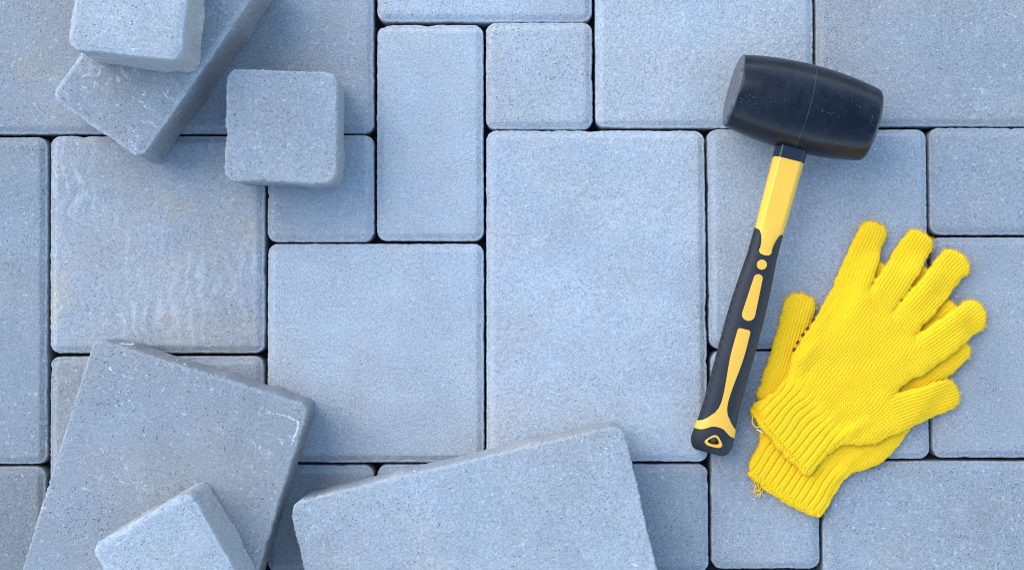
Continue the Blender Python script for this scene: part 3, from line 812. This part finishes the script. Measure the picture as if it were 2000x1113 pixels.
    for i, (d, u, v, L) in enumerate(FS):           # brushed tufts at the finger ends
        jj2, ii2 = np.nonzero(bnd & (v > L + 8) & (d < 6))
        if len(jj2) < 3: continue
        for p_ in rng.integers(0, len(jj2), 140):
            j, i2 = jj2[p_], ii2[p_]; g0, g1 = -gxv[j, i2] / gl[j, i2], -gyv[j, i2] / gl[j, i2]; a_ = rng.normal(0, .8); c_, s_ = math.cos(a_), math.sin(a_)
            hair(XX[j, i2], YY[j, i2], mid[j, i2] + rng.uniform(-3, 4), g0 * c_ - g1 * s_, g0 * s_ + g1 * c_, rng.uniform(3, 8), 0.25, rng.normal(0, .4))
    fz = obj('fuzz', Vf, Ff, M_YARN, root); fz['kind'] = 'stuff'
    fulltop = np.where(mask, np.maximum(top, mid), 0.0)
    return root, fulltop, wx, wy, mid

# lower glove: thumb to the upper left, fingers under the upper glove
poly2 = [(1456, 922), (1478, 880), (1487, 840), (1486, 780), (1496, 735), (1540, 690), (1620, 640), (1700, 600), (1760, 610), (1800, 660), (1830, 700), (1815, 760), (1790, 820), (1762, 865), (1722, 905), (1690, 918), (1662, 925), (1640, 948), (1625, 975), (1606, 1012), (1575, 1005), (1530, 980), (1490, 955)]
f2 = [
    ((1512, 770), (1561, 606), 33, 31.5, 3, 0.30, 'thumb'),
    ((1660, 660), (1716, 542), 30, 28, 0, 0.30, 'finger'),
    ((1700, 680), (1797, 548), 30, 29, 0, 0.30, 'finger'),
    ((1740, 710), (1848, 618), 31, 29, 0, 0.30, 'finger'),
    ((1755, 770), (1868, 686), 34, 27, 4, 0.30, 'finger')]
r2 = [(1640, 930, 1740, 900, 9, 4.0), (1650, 900, 1700, 870, 10, 3.0), (1490, 860, 1500, 780, 10, 2.5), (1600, 960, 1660, 900, 8, 2.5)]
g2, top2, wx2, wy2, mid2 = make_glove('lower yellow knitted glove, mostly covered, its thumb pointing up beside the handle', poly2, f2, ((1456, 922), (1606, 1013)), (0.55, -0.83), 19.0, np.zeros(XX.shape) + 0.8, 21, r2, 92, 10, 1)

b1 = blur(dilate(top2, 14), 14)
poly1 = [(1461, 797), (1496, 775), (1526, 750), (1541, 726), (1545, 692), (1570, 655), (1602, 608), (1636, 560), (1668, 545), (1700, 565), (1742, 606), (1785, 650), (1806, 690), (1798, 728), (1757, 760), (1742, 782), (1752, 815), (1722, 850), (1690, 868), (1652, 866), (1622, 884), (1598, 910), (1580, 932), (1552, 914), (1520, 876), (1488, 835)]
f1 = [
    ((1660, 580), (1707, 461), 34, 29, -2, 0.22, 'finger'),
    ((1705, 610), (1795, 480), 32, 31, 0, 0.28, 'finger'),
    ((1748, 650), (1864, 521), 34, 33, 0, 0.26, 'finger'),
    ((1780, 702), (1899, 621), 38, 33, 0, 0.22, 'finger'),
    ((1690, 826), (1847, 774), 43, 32, 0, 0.34, 'thumb')]
r1 = [(1548, 715, 1590, 670, 10, 4.5), (1560, 740, 1600, 700, 9, -3.0), (1640, 850, 1690, 820, 11, 5.0), (1655, 875, 1700, 862, 9, 4.0), (1600, 840, 1650, 790, 9, 2.0),
      (1590, 650, 1660, 560, 9, 2.5), (1700, 760, 1740, 790, 12, 2.5)]
g1, top1, wx1, wy1, mid1 = make_glove('upper yellow knitted glove lying on top, its thumb to the right', poly1, f1, ((1462, 797), (1579, 931)), (0.63, -0.78), 18.0, b1, 33, r1, 96, 26, 0)

def tube(name, pts, r, mat, parent, seg=8):
    V, F = [], []; P = [Vector(p) for p in pts]
    for i, p in enumerate(P):
        t = (P[min(i + 1, len(P) - 1)] - P[max(i - 1, 0)]).normalized(); a = t.cross(Vector((0, 0, 1))); a = a.normalized() if a.length > 1e-4 else Vector((1, 0, 0)); b = t.cross(a)
        for k in range(seg):
            th = 2 * math.pi * k / seg; V.append(p + (a * math.cos(th) + b * math.sin(th)) * r)
    for i in range(len(P) - 1):
        for k in range(seg): F.append((i * seg + k, i * seg + (k + 1) % seg, (i + 1) * seg + (k + 1) % seg, (i + 1) * seg + k))
    F.append(tuple(range(seg - 1, -1, -1))); F.append(tuple(range((len(P) - 1) * seg, len(P) * seg)))
    return obj(name, V, F, mat, parent)
def thread(root, pix, z, r, mat, name='loose_thread'):
    pts = []
    Pn = [np.array(p, float) for p in pix]
    for i in range(len(Pn) - 1):
        p0, p1, p2, p3 = Pn[max(i - 1, 0)], Pn[i], Pn[i + 1], Pn[min(i + 2, len(Pn) - 1)]
        for t in np.linspace(0, 1, 6, endpoint=False):
            q = 0.5 * ((2 * p1) + (-p0 + p2) * t + (2 * p0 - 5 * p1 + 4 * p2 - p3) * t * t + (-p0 + 3 * p1 - 3 * p2 + p3) * t ** 3); g = G(q[0], q[1], z)
            pts.append(g - root.location)
    return tube(name, pts, r, mat, root)
rr = random.Random(3)
for k in range(9):
    x, y = rr.uniform(1470, 1488), rr.uniform(940, 950)
    thread(g2, [(x, y - 8), (x + rr.uniform(-6, 6), y + 4), (x + rr.uniform(-12, 10), y + rr.uniform(10, 16)), (x + rr.uniform(-10, 16), y + rr.uniform(14, 24))], 0.003 + rr.random() * 0.002, 0.00032, M_YARN)
thread(g1, [(1470, 812), (1470, 826), (1477, 834), (1486, 833), (1492, 840)], 0.012, 0.0006, M_YARN)
thread(g1, [(1478, 838), (1484, 841), (1490, 845)], 0.010, 0.0007, M_WHITE)
# black grip dots along the folded-under edge of the upper glove
for (x, y, a) in ((1587, 622, 54), (1575, 640, 50), (1566, 652, 50), (1556, 667, 55), (1549, 681, 58)):
    V, F = [], []; n, m = 12, 5
    zz = float(mid1[int(y - GY0), int(x - GX0)]) * S + 0.001
    for k in range(m):
        ph = math.pi / 2 * k / (m - 1)
        for i in range(n):
            th = 2 * math.pi * i / n; V.append((0.0021 * math.cos(th) * math.cos(ph), 0.0012 * math.sin(th) * math.cos(ph), 0.0012 * math.sin(ph)))
    for k in range(m - 1):
        for i in range(n): F.append((k * n + i, k * n + (i + 1) % n, (k + 1) * n + (i + 1) % n, (k + 1) * n + i))
    F.append(tuple(range(n - 1, -1, -1)))
    o = obj('grip_dot', V, F, M_DOT, g1); g = G(x + 1, y + 1, 0.012)
    o.location = (g.x - g1.location.x, g.y - g1.location.y, zz); o.rotation_euler = (R(-40), 0, R(a))
